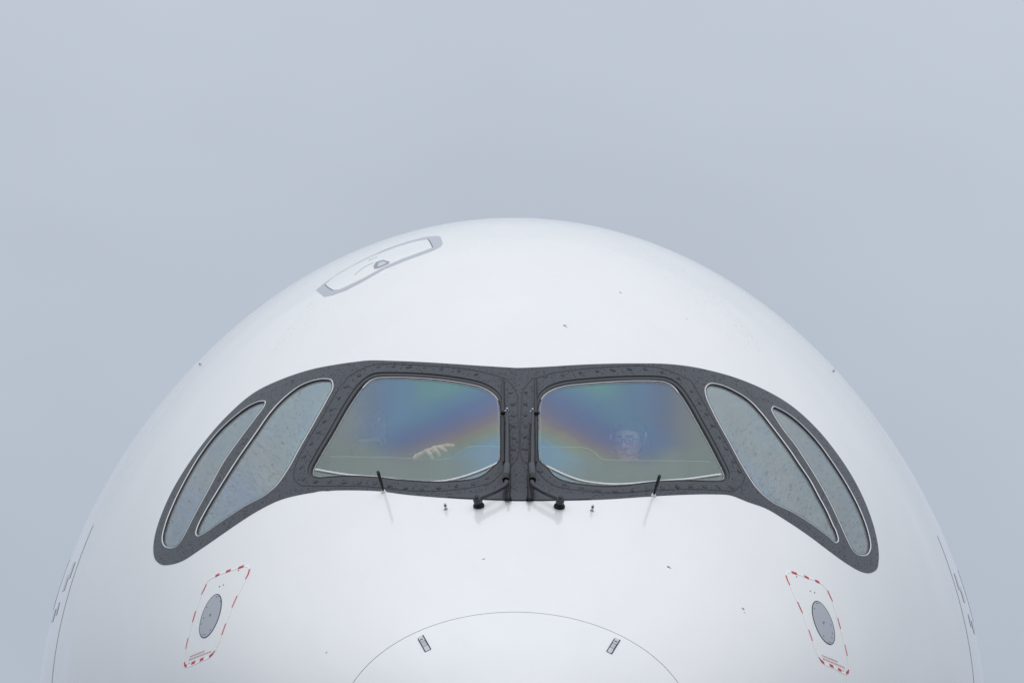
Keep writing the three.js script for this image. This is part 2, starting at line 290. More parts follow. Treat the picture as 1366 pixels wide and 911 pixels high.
// ------------------------------------------------------------------ ground below the picture
{
  const tone = tex(512, 512, (u, v) => { const n = .5 + .35 * tile(u, v, 3, 4) + .12 * (rnd() - .5); return [n, n, n * 1.02]; }, true), t = tone.clone(); t.repeat.set(200, 200); t.needsUpdate = true;
  const g = new THREE.PlaneGeometry(4000, 4000).rotateX(-Math.PI / 2);
  const m = mesh('apron', g, new THREE.MeshStandardMaterial({ color: lin(1, 1, 1), map: t, roughness: .35 }), scene); m.userData.kind = 'structure'; m.userData.label = 'wet grey concrete apron under the airliner';
}

// ------------------------------------------------------------------ airliner
const plane = group('airliner', scene);
plane.userData = { label: 'white airliner nose with dark grey mask round its six cockpit windows', category: 'airliner' };

// seam of the radome: a plane through three seen points
const seamPlane = (() => { const a = hit(690, 816.5), b = hit(470.6, 911), c = hit(905, 911), p = new THREE.Plane().setFromCoplanarPoints(a, b, c); if (p.normal.z < 0) p.negate(); return p; })();
const JOINT = -5.72;
function skin(dist, lift, s0, s1, ns, nt, uvScale = 4) {
  const q0 = Math.sqrt(s0), q1 = Math.sqrt(s1);
  return cutSheet(nt, ns, (i, j) => {
    const q = q0 + (q1 - q0) * j / ns, s = q * q, a = (i / nt) * 2 * Math.PI - Math.PI / 2 - .0001, c = hullC(q), up = Math.sin(a) >= 0, e = up ? 2 / hullP(s) : 1;
    const x = hullW(q) * Math.cos(a), y = c + (up ? hullT(q) - c : c - hullB(q)) * Math.sign(Math.sin(a)) * Math.pow(Math.abs(Math.sin(a)), e);
    const p = V(x, y + AXIS, -s), n = normalAt(p); return { p: p.clone().addScaledVector(n, lift), n, d: dist(p, n), uv: [a * 2.6 / uvScale, s / uvScale] };
  });
}
const gapW = .0016, towards = (p, n) => n.dot(EYE.clone().sub(p)) > 0;
const inMask = (p, n, inset) => { if (p.z < -6 || p.z > -1.4 || p.y < AXIS || !towards(p, n)) return 1; const s = seen(p); return Math.min(30, dMask(s[0], s[1]) + inset) / 237; };   // metres from the window hole
const flip = g => g;
mesh('radome', skin((p) => gapW - seamPlane.distanceToPoint(p), 0, 0, 1.6, 80, 360), M.radome, plane);
mesh('nose_skin', skin((p, n) => Math.max(seamPlane.distanceToPoint(p) + gapW, -inMask(p, n, 4), JOINT + .0012 - p.z), 0, .3, 6, 190, 480), M.white, plane);
mesh('cabin_skin', skin((p) => p.z - JOINT + .0012, 0, 5.5, 30, 120, 300), M.white, plane);
mesh('cockpit_lining', skin((p, n) => Math.max(-inMask(p, n, -2), p.z + 1.9), -.07, 1.6, 5.3, 90, 220), M.liner, plane);
{ // sealant at the bottom of the seam and of the joint, just under the skin
  const ring = (f, n) => { const pts = []; for (let k = 0; k <= n; k++) pts.push(f(k / n)); return pts; };
  const strip = (near, far) => { const pos = [], idx = []; near.forEach((p, i) => { pos.push(...p.toArray(), ...far[i].toArray()); if (i) idx.push(2 * i - 2, 2 * i, 2 * i - 1, 2 * i - 1, 2 * i, 2 * i + 1); }); const g = new THREE.BufferGeometry(); g.setAttribute('position', new THREE.Float32BufferAttribute(pos, 3)); g.setIndex(idx); g.computeVertexNormals(); return g; };
  const atPlane = (a, off, lift) => { // angle round the nose -> point on the seam plane
    const dir = V(Math.cos(a), Math.sin(a), 0), o = V(0, AXIS - .95, 0); let lo = .01, hi = 3;
    const P = r => { const q = o.clone().addScaledVector(dir, r); q.z = -(seamPlane.normal.x * q.x + seamPlane.normal.y * q.y + seamPlane.constant - off) / seamPlane.normal.z; return q; };
    for (let k = 0; k < 40; k++) { const m = (lo + hi) / 2, q = P(m); hull(q.x, q.y - AXIS, q.z) < 0 ? lo = m : hi = m; }
    const q = P(lo); return q.addScaledVector(normalAt(q), lift);
  };
  mesh('radome_seam', strip(ring(t => atPlane(t * 2 * Math.PI, .004, -.003), 240), ring(t => atPlane(t * 2 * Math.PI, -.004, -.003), 240)), M.seam, plane);
  const atZ = (a, z, lift) => { const q = Math.sqrt(-z), c = hullC(q), up = Math.sin(a) >= 0; const p = V(hullW(q) * Math.cos(a), AXIS + c + (up ? hullT(q) - c : c - hullB(q)) * Math.sign(Math.sin(a)) * Math.pow(Math.abs(Math.sin(a)), up ? 2 / hullP(-z) : 1), z); return p.addScaledVector(normalAt(p), lift); };
  mesh('section_joint', strip(ring(t => atZ(Math.PI * .87 + t * Math.PI * 1.26, JOINT + .013, .0008), 300), ring(t => atZ(Math.PI * .87 + t * Math.PI * 1.26, JOINT - .013, .0008), 300)), M.joint, plane);
}
// window mask
mesh('window_mask', patch((x, y) => Math.max(dMask(x, y), ...dPane.map((d, k) => SEAL[k] - .6 - d(x, y)), ...dSide.map(d => -d(x, y) - 1.2)), bMask, 2.5, .002, .014, p => [p.x * 3, (p.y - p.z) * 2.2]), M.mask, plane);
// lower lip of the mask: a slightly lighter strip along its bottom edge in the middle
mesh('mask_lip', patch((x, y) => Math.max(dMask(x, y) + .8, sdfLip(x, y)), [590, 640, 800, 672], 2, .0045, .002, p => [p.x * 3, (p.y - p.z) * 2.2]), M.mask, plane);
function sdfLip(x, y) { const e = Math.min(1, Math.abs(x - 693) / 92), top = 657.5 + e * e * 3; return Math.max(top - y, Math.abs(x - 693) - 96); }

// windshields
const uvBox = outline => { const P = outline.map(q => hit(...q)), b = new THREE.Box3().setFromPoints(P), s = b.getSize(V()); return p => [(p.x - b.min.x) / s.x, (p.y - b.min.y) / s.y]; };
const boltDots = [
  C1([[437, 110], [510, 108], [590, 112], [668, 112], [755, 120], [842, 130], [930, 148], [337, 155], [272, 210], [235, 268], [197, 328], [160, 387], [127, 443], [93, 500], [57, 565], [42, 620], [55, 680], [115, 693], [187, 693], [262, 696], [337, 701], [415, 703], [490, 716], [572, 727], [655, 729], [740, 726], [830, 717], [915, 702], [985, 675], [1108, 242], [1117, 300], [1118, 357], [1119, 412], [1122, 472], [1120, 530]]),
  C2([[143, 160], [232, 150], [320, 140], [405, 132], [485, 127], [570, 122], [650, 122], [735, 138], [818, 170], [885, 235], [925, 293], [960, 350], [993, 408], [1027, 467], [1060, 525], [1098, 592], [1125, 640], [1088, 722], [1022, 720], [952, 718], [883, 717], [812, 718], [738, 724], [662, 734], [583, 740], [498, 743], [410, 737], [325, 724], [240, 708], [118, 640], [45, 240], [40, 300], [42, 357], [42, 412], [38, 468], [40, 528]])];
const boltGeo = new THREE.SphereGeometry(1, 14, 6, 0, 2 * Math.PI, 0, Math.PI / 2).scale(1, .16, 1), ringGeo = new THREE.TorusGeometry(1.1, .09, 5, 16).rotateX(Math.PI / 2), boltShape = join([boltGeo, ringGeo]);
const lowerBeadGlint = [C1([[112, 624], [200, 640], [300, 654], [400, 662], [480, 670], [560, 681], [640, 688], [720, 687], [800, 676], [880, 655], [960, 626], [1046, 588]]), C2([[1036, 649], [960, 660], [880, 671], [800, 678], [720, 685], [640, 691], [560, 697], [480, 698], [400, 692], [320, 678], [230, 645], [150, 606]])];
const upperBevelGlint = [C1([[352, 212], [372, 190], [395, 172], [425, 161], [520, 157], [640, 161], [760, 171], [880, 189], [960, 209], [1015, 240], [1045, 275]]), C2([[822, 238], [802, 212], [778, 193], [740, 180], [600, 175], [480, 180], [340, 190], [240, 202], [180, 220], [140, 245], [120, 270]])];
for (const k of [0, 1]) {
  const ws = group('windshield', plane), out = paneOutline[k], bb = box(out, 10);
  ws.userData.label = k ? 'right windshield as seen in the photo' : 'left windshield as seen in the photo';
  mesh('pane', patch((x, y) => dPane[k](x, y) - 4, bb, 3, -.010), M.glass, ws);
  mesh('tinted_film', patch((x, y) => dPane[k](x, y) - 3.5, bb, 3, -.014, 0, uvBox(out)), film(filmTexture(k ? 1 : -1), .33), ws);
  mesh('rubber_seal', patch((x, y) => Math.max(dPane[k](x, y) - SEAL[k] - .4, -dPane[k](x, y)), bb, 1.6, -.004, .012), M.rubber, ws);
  mesh('seal_lip', ribbon(shift(out, SEAL[k] - .4), .009, .006, { lift: -.004, closed: true, round: true }), M.groove, ws);
  mesh('seal_lip', ribbon(shift(out, .5), .006, .004, { lift: -.005, closed: true, round: true }), M.groove, ws);
  mesh('retainer_gap', ribbon(ringOutline[k], .0062, .0010, { lift: .002, closed: true }), M.groove, ws);
  mesh('lower_bead_glint', ribbon(curve(lowerBeadGlint[k], false), .012, .005, { lift: -.0095, round: true }), M.bead, ws);  // sealing edge drawn bright, its reflection is in the colour
  mesh('upper_bevel_glint', ribbon(curve(upperBevelGlint[k], false), .005, .003, { lift: -.0095, round: true }), M.bead, ws);  // sky reflection on the glass bevel, drawn as a pale strip
  mesh('pane_edge', ribbon(shift(out, -2.4), .003, .0015, { lift: -.0095, closed: true, round: true }), M.plate, ws);  // line of the pane edge, its highlight put into the colour
  boltDots[k].forEach(([x, y]) => {
    const o = on(x, y, .003); if (!o) return; const wet = rnd() < .5, m = mesh('bolt', boltShape, wet ? M.wetFastener : M.fastener, ws), r = .0088 + .002 * rnd();
    m.position.copy(o.p); m.quaternion.setFromUnitVectors(V(0, 1, 0), o.n); m.scale.set(r * (1 + .6 * rnd()), r * (.5 + .6 * rnd()), r * (.75 + .4 * rnd())); m.rotateY(rnd() * 6);
    
  });
}
// side windows
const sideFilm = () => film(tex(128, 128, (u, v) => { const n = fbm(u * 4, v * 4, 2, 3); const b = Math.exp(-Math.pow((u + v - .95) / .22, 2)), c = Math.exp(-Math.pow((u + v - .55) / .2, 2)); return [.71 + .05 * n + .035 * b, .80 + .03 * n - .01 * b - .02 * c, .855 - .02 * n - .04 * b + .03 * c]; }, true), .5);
const sideLabels = ['left inner side window as seen in the photo', 'left outer narrow side window as seen in the photo', 'right inner side window as seen in the photo', 'right outer narrow side window as seen in the photo'];
sideOutline.forEach((out, k) => {
  const sw = group('side_window', plane), bb = box(out, 6); sw.userData.label = sideLabels[k];
  mesh('pane', patch(dSide[k], bb, 2.5, -.004), M.glass, sw);
  mesh('tinted_film', patch((x, y) => dSide[k](x, y) + .3, bb, 2.5, -.008, 0, uvBox(out)), sideFilm(), sw);
  mesh('window_rim', ribbon(shift(out, -1.5), .0085, .004, { lift: 0, closed: true, round: true }), M.rim, sw);
  mesh('gasket', ribbon(shift(out, -3.2), .005, .003, { lift: -.004, closed: true, round: true }), M.rubber, sw);
});

// wipers
function wiper(label, pivot, base, tube, boot, arm, blade, rodPath, clamp, bolt) {
  const g = group('wiper', plane); g.userData.label = label;
  const at = (q, l) => on(...C5([q])[0], l).p, b = on(...C5([base])[0], 0), top = at(pivot, .062);
  mesh('pivot_boot', join([stand(new THREE.LatheGeometry([[.0001, 0], [.03, 0], [.031, .008], [.027, .016], [.019, .02], [.02, .028], [.023, .034], [.019, .042], [.0001, .043]].map(p => new THREE.Vector2(...p)), 24), b.p, b.n)]), M.black, g);
  const n = top.clone().sub(b.p).normalize();
  mesh('pivot_hub', stand(new THREE.LatheGeometry([[.0001, .034], [.02, .036], [.023, .042], [.023, .066], [.019, .072], [.0001, .073]].map(p => new THREE.Vector2(...p)), 20), b.p, n), M.arm, g);
  mesh('nut', stand(new THREE.CylinderGeometry(.011, .012, .012, 6), b.p.clone().addScaledVector(n, .078), n), M.fastener, g);
  mesh('arm_tube', rod(tube.map(([x, y, l]) => at([x, y], l)), [.013, .0115, .011, .012, .015]), M.arm, g);
  mesh('arm_boot', rod(boot.map(([x, y, l]) => at([x, y], l)), [.008, .017, .0185, .0185, .017, .016], 14), M.boot, g);
  mesh('joint_sleeve', rod([at([boot.at(-1)[0], boot.at(-1)[1] - 4], .06), at([boot.at(-1)[0] + (boot.at(-1)[0] > 380 ? 2 : -2), boot.at(-1)[1] + 22], .06)], [.0185, .019], 14, 3), M.black, g);
  mesh('arm', rod(arm.map(([x, y, l]) => at([x, y], l)), [.0065, .0085, .0105, .012], 8), M.arm, g);
  mesh('blade', rod(blade.map(q => at(q, .012)), [.0065, .0075, .0075, .006], 6, 6), M.black, g);
  mesh('blade_spine', rod(blade.map(q => at([q[0] - 1.5, q[1] + 4], .024)), [.003, .0045, .0045, .003], 8), M.arm, g);
  mesh('black_rod', rod(rodPath.map(q => at(q, .03)), [.005, .006, .0095, .0095], 10), M.black, g);  // upright black rod beside the arm
  const e = rodPath.at(-1); mesh('rod_foot', rod([at([e[0], e[1] - 26], .02), at([e[0], e[1] - 8], .012), at([e[0], e[1] + 3], .004)], [.011, .018, .021], 14), M.black, g);
  mesh('blade_clamp', rod([at([clamp[0] - 13, clamp[1] + 1], .035), at([clamp[0] + 14, clamp[1] - 1], .035)], [.01, .0125, .01], 12), M.black, g);
  const c = at(bolt, .05), cn = on(...C5([bolt])[0], 0).n; mesh('clamp_bolt', join([stand(new THREE.CylinderGeometry(.009, .009, .006, 6), c, cn), stand(new THREE.CylinderGeometry(.006, .006, .03, 10), c, cn), rod([at([bolt[0] - 16, bolt[1] + 3], .045), at([bolt[0] + 4, bolt[1]], .045)], [.0035], 8)]), M.steel, g);
}
wiper('left wiper parked upright beside the centre post', [150, 765], [160, 810], [[314, 672, .06], [308, 692, .058], [280, 712, .056], [220, 742, .056], [152, 772, .056]], [[318, 572, .062], [317, 582, .062], [315, 600, .062], [313, 620, .062], [311, 642, .06]], [[317, 285, .05], [318, 400, .055], [317, 500, .06], [316, 600, .06]], [[295, 102], [295, 250], [296, 410], [297, 560]], [[327, 355], [328, 500], [329, 640], [322, 772]], [292, 292], [317, 280]);
wiper('right wiper parked upright beside the centre post', [611, 768], [605, 814], [[453, 672, .06], [461, 692, .058], [490, 714, .056], [545, 744, .056], [610, 774, .056]], [[450, 572, .062], [451, 582, .062], [453, 600, .062], [455, 620, .062], [456, 642, .06]], [[459, 285, .05], [457, 400, .055], [457, 500, .06], [454, 600, .06]], [[476, 102], [477, 250], [478, 410], [477, 560]], [[444, 355], [443, 500], [438, 640], [441, 772]], [480, 294], [457, 283]);

// ice probes, spray nozzles, drain stubs
for (const [b, t, label] of [[[511.7, 656.5], [504, 629.5], 'left black ice probe'], [[872, 661.5], [880.3, 634.5], 'right black ice probe']]) {
  const B = on(...b, 0), T = on(...t, .15).p, g = group('ice_probe', plane); g.userData.label = label;
  mesh('stem', rod([B.p, B.p.clone().lerp(T, .45), B.p.clone().lerp(T, .5), T], [.006, .0075, .009, .009], 12), M.black, g);
  mesh('foot', stand(new THREE.LatheGeometry([[.0001, .016], [.008, .015], [.012, .008], [.015, 0]].map(p => new THREE.Vector2(...p)), 16), B.p, B.n), M.white, g);
}
for (const [x, y] of [[594.6, 679.5], [789.8, 681.5]]) {
  const o = on(x, y, 0), g = group('spray_nozzle', plane);
  mesh('body', stand(new THREE.LatheGeometry([[.0001, .036], [.006, .036], [.007, .03], [.0085, .026], [.0085, .018], [.006, .016], [.006, .006], [.011, .003], [.011, 0]].map(p => new THREE.Vector2(...p)), 16), o.p, o.n), M.steel, g);
  mesh('jet', stand(new THREE.CylinderGeometry(.0045, .0045, .012, 8).rotateX(1.2), o.p.clone().addScaledVector(o.n, .022).add(V(0, 0, .006)), o.n), M.black, g);
}
// stubs that break the outline
for (const [x, y, dx, dy] of [[267, 486, -1, -1], [1112, 495, 1, -1]]) {
  const o = on(x, y, 0); if (!o) continue;
  mesh('drain_stub', rod([o.p, o.p.clone().addScaledVector(o.n, .008), o.p.clone().addScaledVector(o.n, .014).add(V(0, -.003, 0))], [.009, .008, .005], 12), M.panelLight, plane);
}

// escape hatch on the crown
{
  const h = group('escape_hatch', plane); h.userData.label = 'escape hatch with pale grey surround on the upper left of the crown';
  const outer = C6([[133, 603], [200, 548], [330, 458], [500, 364], [700, 268], [900, 200], [1050, 162], [1150, 155], [1168, 172], [1180, 216], [1165, 240], [1090, 277], [900, 346], [700, 426], [500, 540], [380, 602], [270, 641], [200, 656]]);
  const inner = C6([[205, 560], [280, 494], [420, 412], [600, 322], [800, 246], [950, 202], [1060, 183], [1102, 250], [1000, 289], [850, 343], [700, 408], [520, 508], [400, 565], [330, 598], [272, 603]]);
  const dO = sdf(outer), dI = sdf(inner), rec = C6([[608, 402], [630, 370], [690, 352], [746, 370], [735, 386], [650, 424], [614, 430]]), dR = sdf(rec), bb = box(outer, 3);
  mesh('surround', patch((x, y) => Math.max(dO(x, y) - .35, -dI(x, y) + .1), bb, .8, .0008, .0004), M.frameGrey, h);
  mesh('panel', patch((x, y) => Math.max(dI(x, y), -dR(x, y)), bb, .8, .0012, .0006), M.white, h);
  const seg = (a, w, m, p = h, l = .001) => mesh('edge_gap', ribbon(curve(C6(a), false), w, .001, { lift: l }), m, p);
  seg([[205, 556], [235, 582], [273, 605]], .0055, M.seam); seg([[1060, 180], [1085, 218], [1100, 250]], .0065, M.seam);
  mesh('handle', patch(dR, box(rec, 2), .8, .001, .0004), M.recess, h); const pad = C6([[642, 414], [652, 377], [690, 366], [722, 378], [690, 396]]);
  mesh('handle_pad', patch(sdf(pad), box(pad, 2), .6, .002, .0004), M.panelLight, h);
  mesh('cable_mark', ribbon(curve(C6([[455, 477], [500, 437], [555, 402], [610, 376]]), false), .005, .0012, { lift: .0012 }), M.scratch, h);
  const pl = C6([[560, 348], [635, 318], [640, 328], [570, 360]]); mesh('placard', patch(sdf(pl), box(pl, 2), .7, .0022, .0004), M.placard, h);
}

// port plates inside their dashed warning borders
const font = await new FontLoader().loadAsync('fonts/droid/droid_sans_bold.typeface.json');
function lettering(text, o, ex, ey, lift) {         // flat letters laid on the skin
  const g = new THREE.ShapeGeometry(font.generateShapes(text, 1), 2), a = g.attributes.position, uv = [];
  g.computeBoundingBox(); const w = g.boundingBox.max.x;
  for (let i = 0; i < a.count; i++) { const u = a.getX(i) / w, v = a.getY(i), q = on(o[0] + ex[0] * u + ey[0] * v, o[1] + ex[1] * u + ey[1] * v); q.p.addScaledVector(q.n, lift); a.setXYZ(i, q.p.x, q.p.y, q.p.z); }
  g.computeVertexNormals(); return g;
}
function portPanel(label, C, border, dashes, ellipse, holes, rows, screws) {
  const g = group('port_panel', plane); g.userData.label = label;
  const out = curve(C(border), true, 6); mesh('border', ribbon(out, .015, .0008, { lift: .0006, closed: true, upright: .5 }), M.borderWhite, g);
  for (const d of dashes) { const p = C(d), f = []; for (let i = 0; i < p.length - 1; i++) for (let k = 0; k < 5; k++) f.push([p[i][0] + (p[i + 1][0] - p[i][0]) * k / 5, p[i][1] + (p[i + 1][1] - p[i][1]) * k / 5]); f.push(p.at(-1)); mesh('red_dash', ribbon(f, .0155, .0008, { lift: .0016, upright: .5 }), M.red, g); }
  const [c, a, b] = ellipse, ang = Math.atan2(a[1], a[0]), L = Math.hypot(...a), el = []; for (let k = 0; k < 64; k++) { const t = k / 64 * 2 * Math.PI, x = Math.cos(t) * L, y = Math.sin(t) * b; el.push([c[0] + x * Math.cos(ang) - y * Math.sin(ang), c[1] + x * Math.sin(ang) + y * Math.cos(ang)]); }
  const E = C(el); mesh('port_plate', patch(sdf(E), box(E, 2), 1, .002, .002), M.plate, g);
  mesh('plate_edge', ribbon(E, .0045, .0022, { lift: .0002, closed: true }), M.groove, g);
  for (const q of holes) { const o = on(...C([q])[0], .0024); mesh('port_hole', stand(new THREE.CylinderGeometry(.0038, .0038, .0008, 12), o.p, o.n), M.groove, g); }
  for (const q of screws) { const o = on(...C([q])[0], .0008); mesh('screw', stand(new THREE.CylinderGeometry(.0045, .005, .0014, 12), o.p, o.n), M.chip, g); }
  for (const [t, o, e, u] of rows) { const k = 1 / 5.329; mesh('warning_text', lettering(t, C([o])[0], e.map(v => v * k), u.map(v => v * k), .0012), M.redFaint, g); }
}
portPanel('left port plate in a red dashed border', C7, [[600, 100], [592, 84], [560, 80], [470, 108], [355, 150], [300, 187], [260, 280], [215, 400], [165, 595], [136, 735], [136, 780], [160, 790], [260, 748], [312, 726], [350, 686], [400, 572], [430, 490], [475, 375], [515, 290], [572, 174]],
  [[[357, 152], [386, 138]], [[433, 122], [467, 108]], [[520, 95], [560, 80]], [[601, 103], [590, 138], [571, 175]], [[512, 292], [475, 375]], [[430, 490], [402, 570]], [[352, 683], [337, 705], [313, 725]], [[273, 738], [247, 750]], [[213, 762], [187, 774]], [[153, 792], [140, 786], [136, 766]], [[146, 670], [163, 592]], [[194, 478], [216, 402]], [[257, 285], [293, 210]]],
  [[322, 436], [55, -153], 58], [[362, 298], [376, 297], [390, 330], [295, 372], [270, 450], [255, 492], [318, 535], [265, 568], [281, 566], [315, 428], [322, 424], [318, 436]],
  [['DO NOT PLUG OR DEFORM HOLES', [172, 733], [105, -42], [3.5, -12.5]], ['INDICATED AREA MUST BE SMOOTH AND CLEAN', [165, 755], [160, -62], [3.5, -12.5]]], [[519, 111], [168, 775], [385, 226], [413, 214]]);
portPanel('right port plate in a red dashed border', C8, [[98, 145], [106, 124], [130, 119], [230, 152], [335, 192], [395, 250], [432, 335], [490, 530], [535, 720], [547, 815], [540, 838], [520, 842], [440, 800], [370, 770], [335, 730], [290, 615], [220, 420], [180, 330], [127, 217]],
  [[[140, 123], [178, 136]], [[230, 152], [262, 167]], [[308, 183], [338, 197]], [[100, 147], [110, 180], [128, 217]], [[183, 337], [218, 415]], [[262, 535], [289, 613]], [[335, 730], [350, 753], [372, 772]], [[410, 783], [437, 797]], [[470, 812], [494, 825]], [[528, 843], [543, 834], [546, 818]], [[397, 255], [432, 333]], [[468, 450], [489, 527]], [[519, 640], [537, 720]]],
  [[367, 484], [57, 152], 60], [[318, 345], [331, 343], [303, 382], [420, 500], [432, 560], [428, 590], [370, 578], [405, 622], [420, 622], [366, 478], [374, 480], [370, 490]],
  [['DO NOT PLUG OR DEFORM HOLES', [358, 722], [112, 46], [-3.5, -12.5]], ['INDICATED AREA MUST BE SMOOTH AND CLEAN', [364, 744], [156, 66], [-3.5, -12.5]]], [[178, 156], [508, 826], [275, 258], [305, 268]]);

// latches on the radome
const CL = p => tr(540, 840, 22.77, p), CR = p => tr(450, 800, 2.906, p);
function latch(label, q) {                          // corners: upper left, upper right, lower right, lower left
  const g = group('radome_latch', plane); g.userData.label = label;
  const at = (u, v) => [0, 1].map(i => (q[0][i] * (1 - u) + q[1][i] * u) * (1 - v) + (q[3][i] * (1 - u) + q[2][i] * u) * v), quad = (u0, v0, u1, v1) => [at(u0, v0), at(u1, v0), at(u1, v1), at(u0, v1)];
  const put = (name, k, m, lift, par = g) => mesh(name, patch(sdf(k), box(k, 1.5), .5, lift, .003), m, par);
  put('frame', quad(0, 0, 1, 1), M.recess, .001);
  const a = put('flap', quad(.1, .02, .88, .34), M.panelLight, .003), b = put('flap', quad(.12, .37, .84, .66), M.frameGrey, .0025), c = put('flap', quad(.1, .69, .9, .98), M.panelLight, .003);
  for (const [u, v] of [[.35, .18], [.6, .18]]) { const o = on(...at(u, v), .004); mesh('rivet', stand(new THREE.CylinderGeometry(.004, .004, .0015, 10), o.p, o.n), M.groove, g); }
  mesh('side_gap', ribbon([at(.98, .02), at(.98, .5), at(.98, .98)], .006, .0015, { lift: .002 }), M.groove, g);
  mesh('side_gap', ribbon([at(.03, .1), at(.03, .5), at(.03, .98)], .005, .0015, { lift: .002 }), M.groove, g);
}
latch('left latch on the radome', CL([[380, 258], [545, 165], [795, 605], [620, 685]]));
latch('right latch on the radome', CR([[1077, 147], [1097, 156], [1063, 212], [1043, 202]]));

// chips and dirt on the paint
for (const [x, y, r, m] of [[753.6, 434, .009, 1], [755.5, 436, .006, 0], [892, 756, .009, 1], [894.5, 757.5, .006, 0], [645, 745.5, .008, 0], [992, 812, .008, 1], [994, 817, .006, 0], [435, 870, .007, 0], [828, 390, .009, 0], [917, 425, .005, 0], [925.5, 490.5, .009, 0], [460, 640, .004, 0]]) {
  const o = on(x, y, m && .0015 || .0012), s = new THREE.Shape(), n = 9; for (let k = 0; k < n; k++) { const a = k / n * 2 * Math.PI, q = r * (.6 + .7 * rnd()); s[k ? 'lineTo' : 'moveTo'](Math.cos(a) * q, Math.sin(a) * q * .8); }
  mesh('paint_chip', stand(new THREE.ShapeGeometry(s).rotateX(-Math.PI / 2), o.p, o.n), m ? M.chip : M.faintChip, plane);
}
// pale grey titles on the flanks behind the joint, seen almost edge-on
function mark(sd, s0, s1, y0, y1, m) {
  const pos = [], idx = [], n = 12; for (let i = 0; i <= n; i++) for (let j = 0; j <= 6; j++) { const s = s0 + (s1 - s0) * i / n, y = y0 + (y1 - y0) * j / 6 + (s - s0) * .05, q = Math.sqrt(s), c = hullC(q), e = Math.pow(Math.abs((y - c) / (hullT(q) - c)), hullP(s)); const p = V(sd * hullW(q) * Math.sqrt(Math.max(0, 1 - e)), y + AXIS, -s); p.addScaledVector(normalAt(p), .0015); pos.push(p.x, p.y, p.z); }
  for (let i = 0; i < n; i++) for (let j = 0; j < 6; j++) { const a = i * 7 + j; idx.push(a, a + 7, a + 1, a + 1, a + 7, a + 8); }
  const g = new THREE.BufferGeometry(); g.setAttribute('position', new THREE.Float32BufferAttribute(pos, 3)); g.setAttribute('uv', new THREE.Float32BufferAttribute(new Float32Array(pos.length / 3 * 2), 2)); g.setIndex(idx); g.computeVertexNormals(); mesh('title_stroke', g, m, plane);
}
for (const sd of [-1, 1]) for (const [s0, s1, y0, y1] of [[5.95, 6.1, .56, .66], [6.1, 6.28, .5, .6], [6.2, 6.32, .36, .44], [6.4, 6.6, .34, .42], [6.85, 7.05, .46, .78]]) mark(sd, s0, s1, y0, y1, M.title);

// rain on the skin: beads nobody could count
function beads(name, count, pick, rMin, rMax, mat, flat = .5) {
  const geo = new THREE.IcosahedronGeometry(1, 1), list = [], q = new THREE.Quaternion();
  for (let tries = 0; list.length < count && tries < count * 30; tries++) {
    const k = pick(); if (!k) continue; const p = hit(k[0], k[1]); if (!p) continue; const n = normalAt(p), r = rMin + (rMax - rMin) * Math.pow(rnd(), 3);
    p.addScaledVector(n, k[2] ?? 0); q.setFromUnitVectors(V(0, 1, 0), n);
    list.push(new THREE.Matrix4().compose(p, q.clone().multiply(new THREE.Quaternion().setFromAxisAngle(V(0, 1, 0), rnd() * 6)), V(r, r * flat, r * (1 + .5 * rnd()))));
  }
  const m = new THREE.InstancedMesh(geo, mat, list.length); list.forEach((x, i) => m.setMatrixAt(i, x)); m.name = numbered(name); m.userData.kind = 'stuff'; m.castShadow = m.receiveShadow = true; plane.add(m);
}
const anyIn = (b) => [b[0] + (b[2] - b[0]) * rnd(), b[1] + (b[3] - b[1]) * rnd()];
beads('raindrops', 9000, () => { const k = anyIn(bMask); return dMask(...k) < -1 && dPane.every((d, i) => d(...k) > SEAL[i] + .5) && dSide.every(d => d(...k) > .5) ? [...k, .002] : null; }, .0011, .0044, M.drop, .4);
beads('raindrops', 4600, () => { const k = anyIn(bMask), i = dSide.findIndex(d => d(...k) < -4); if (i < 0) return null; const low = (k[1] - 500) / 250; return rnd() < .25 + low ? [...k, -.004] : null; }, .0008, .0026, M.paneDrop, .4);
beads('raindrops', 260, () => { const k = anyIn(bMask); return dPane.some(d => d(...k) < -6) ? [...k, -.010] : null; }, .0007, .0022, M.paneDrop, .4);
beads('raindrops', 2600, () => { const a = (rnd() - .5) * 2.2, k = [690 + Math.sin(a) * 400, 700 - Math.cos(a) * 408 + rnd() * rnd() * 50]; return k[1] < 470 ? [...k, 0] : null; }, .0008, .0026, M.clearDrop, .4);

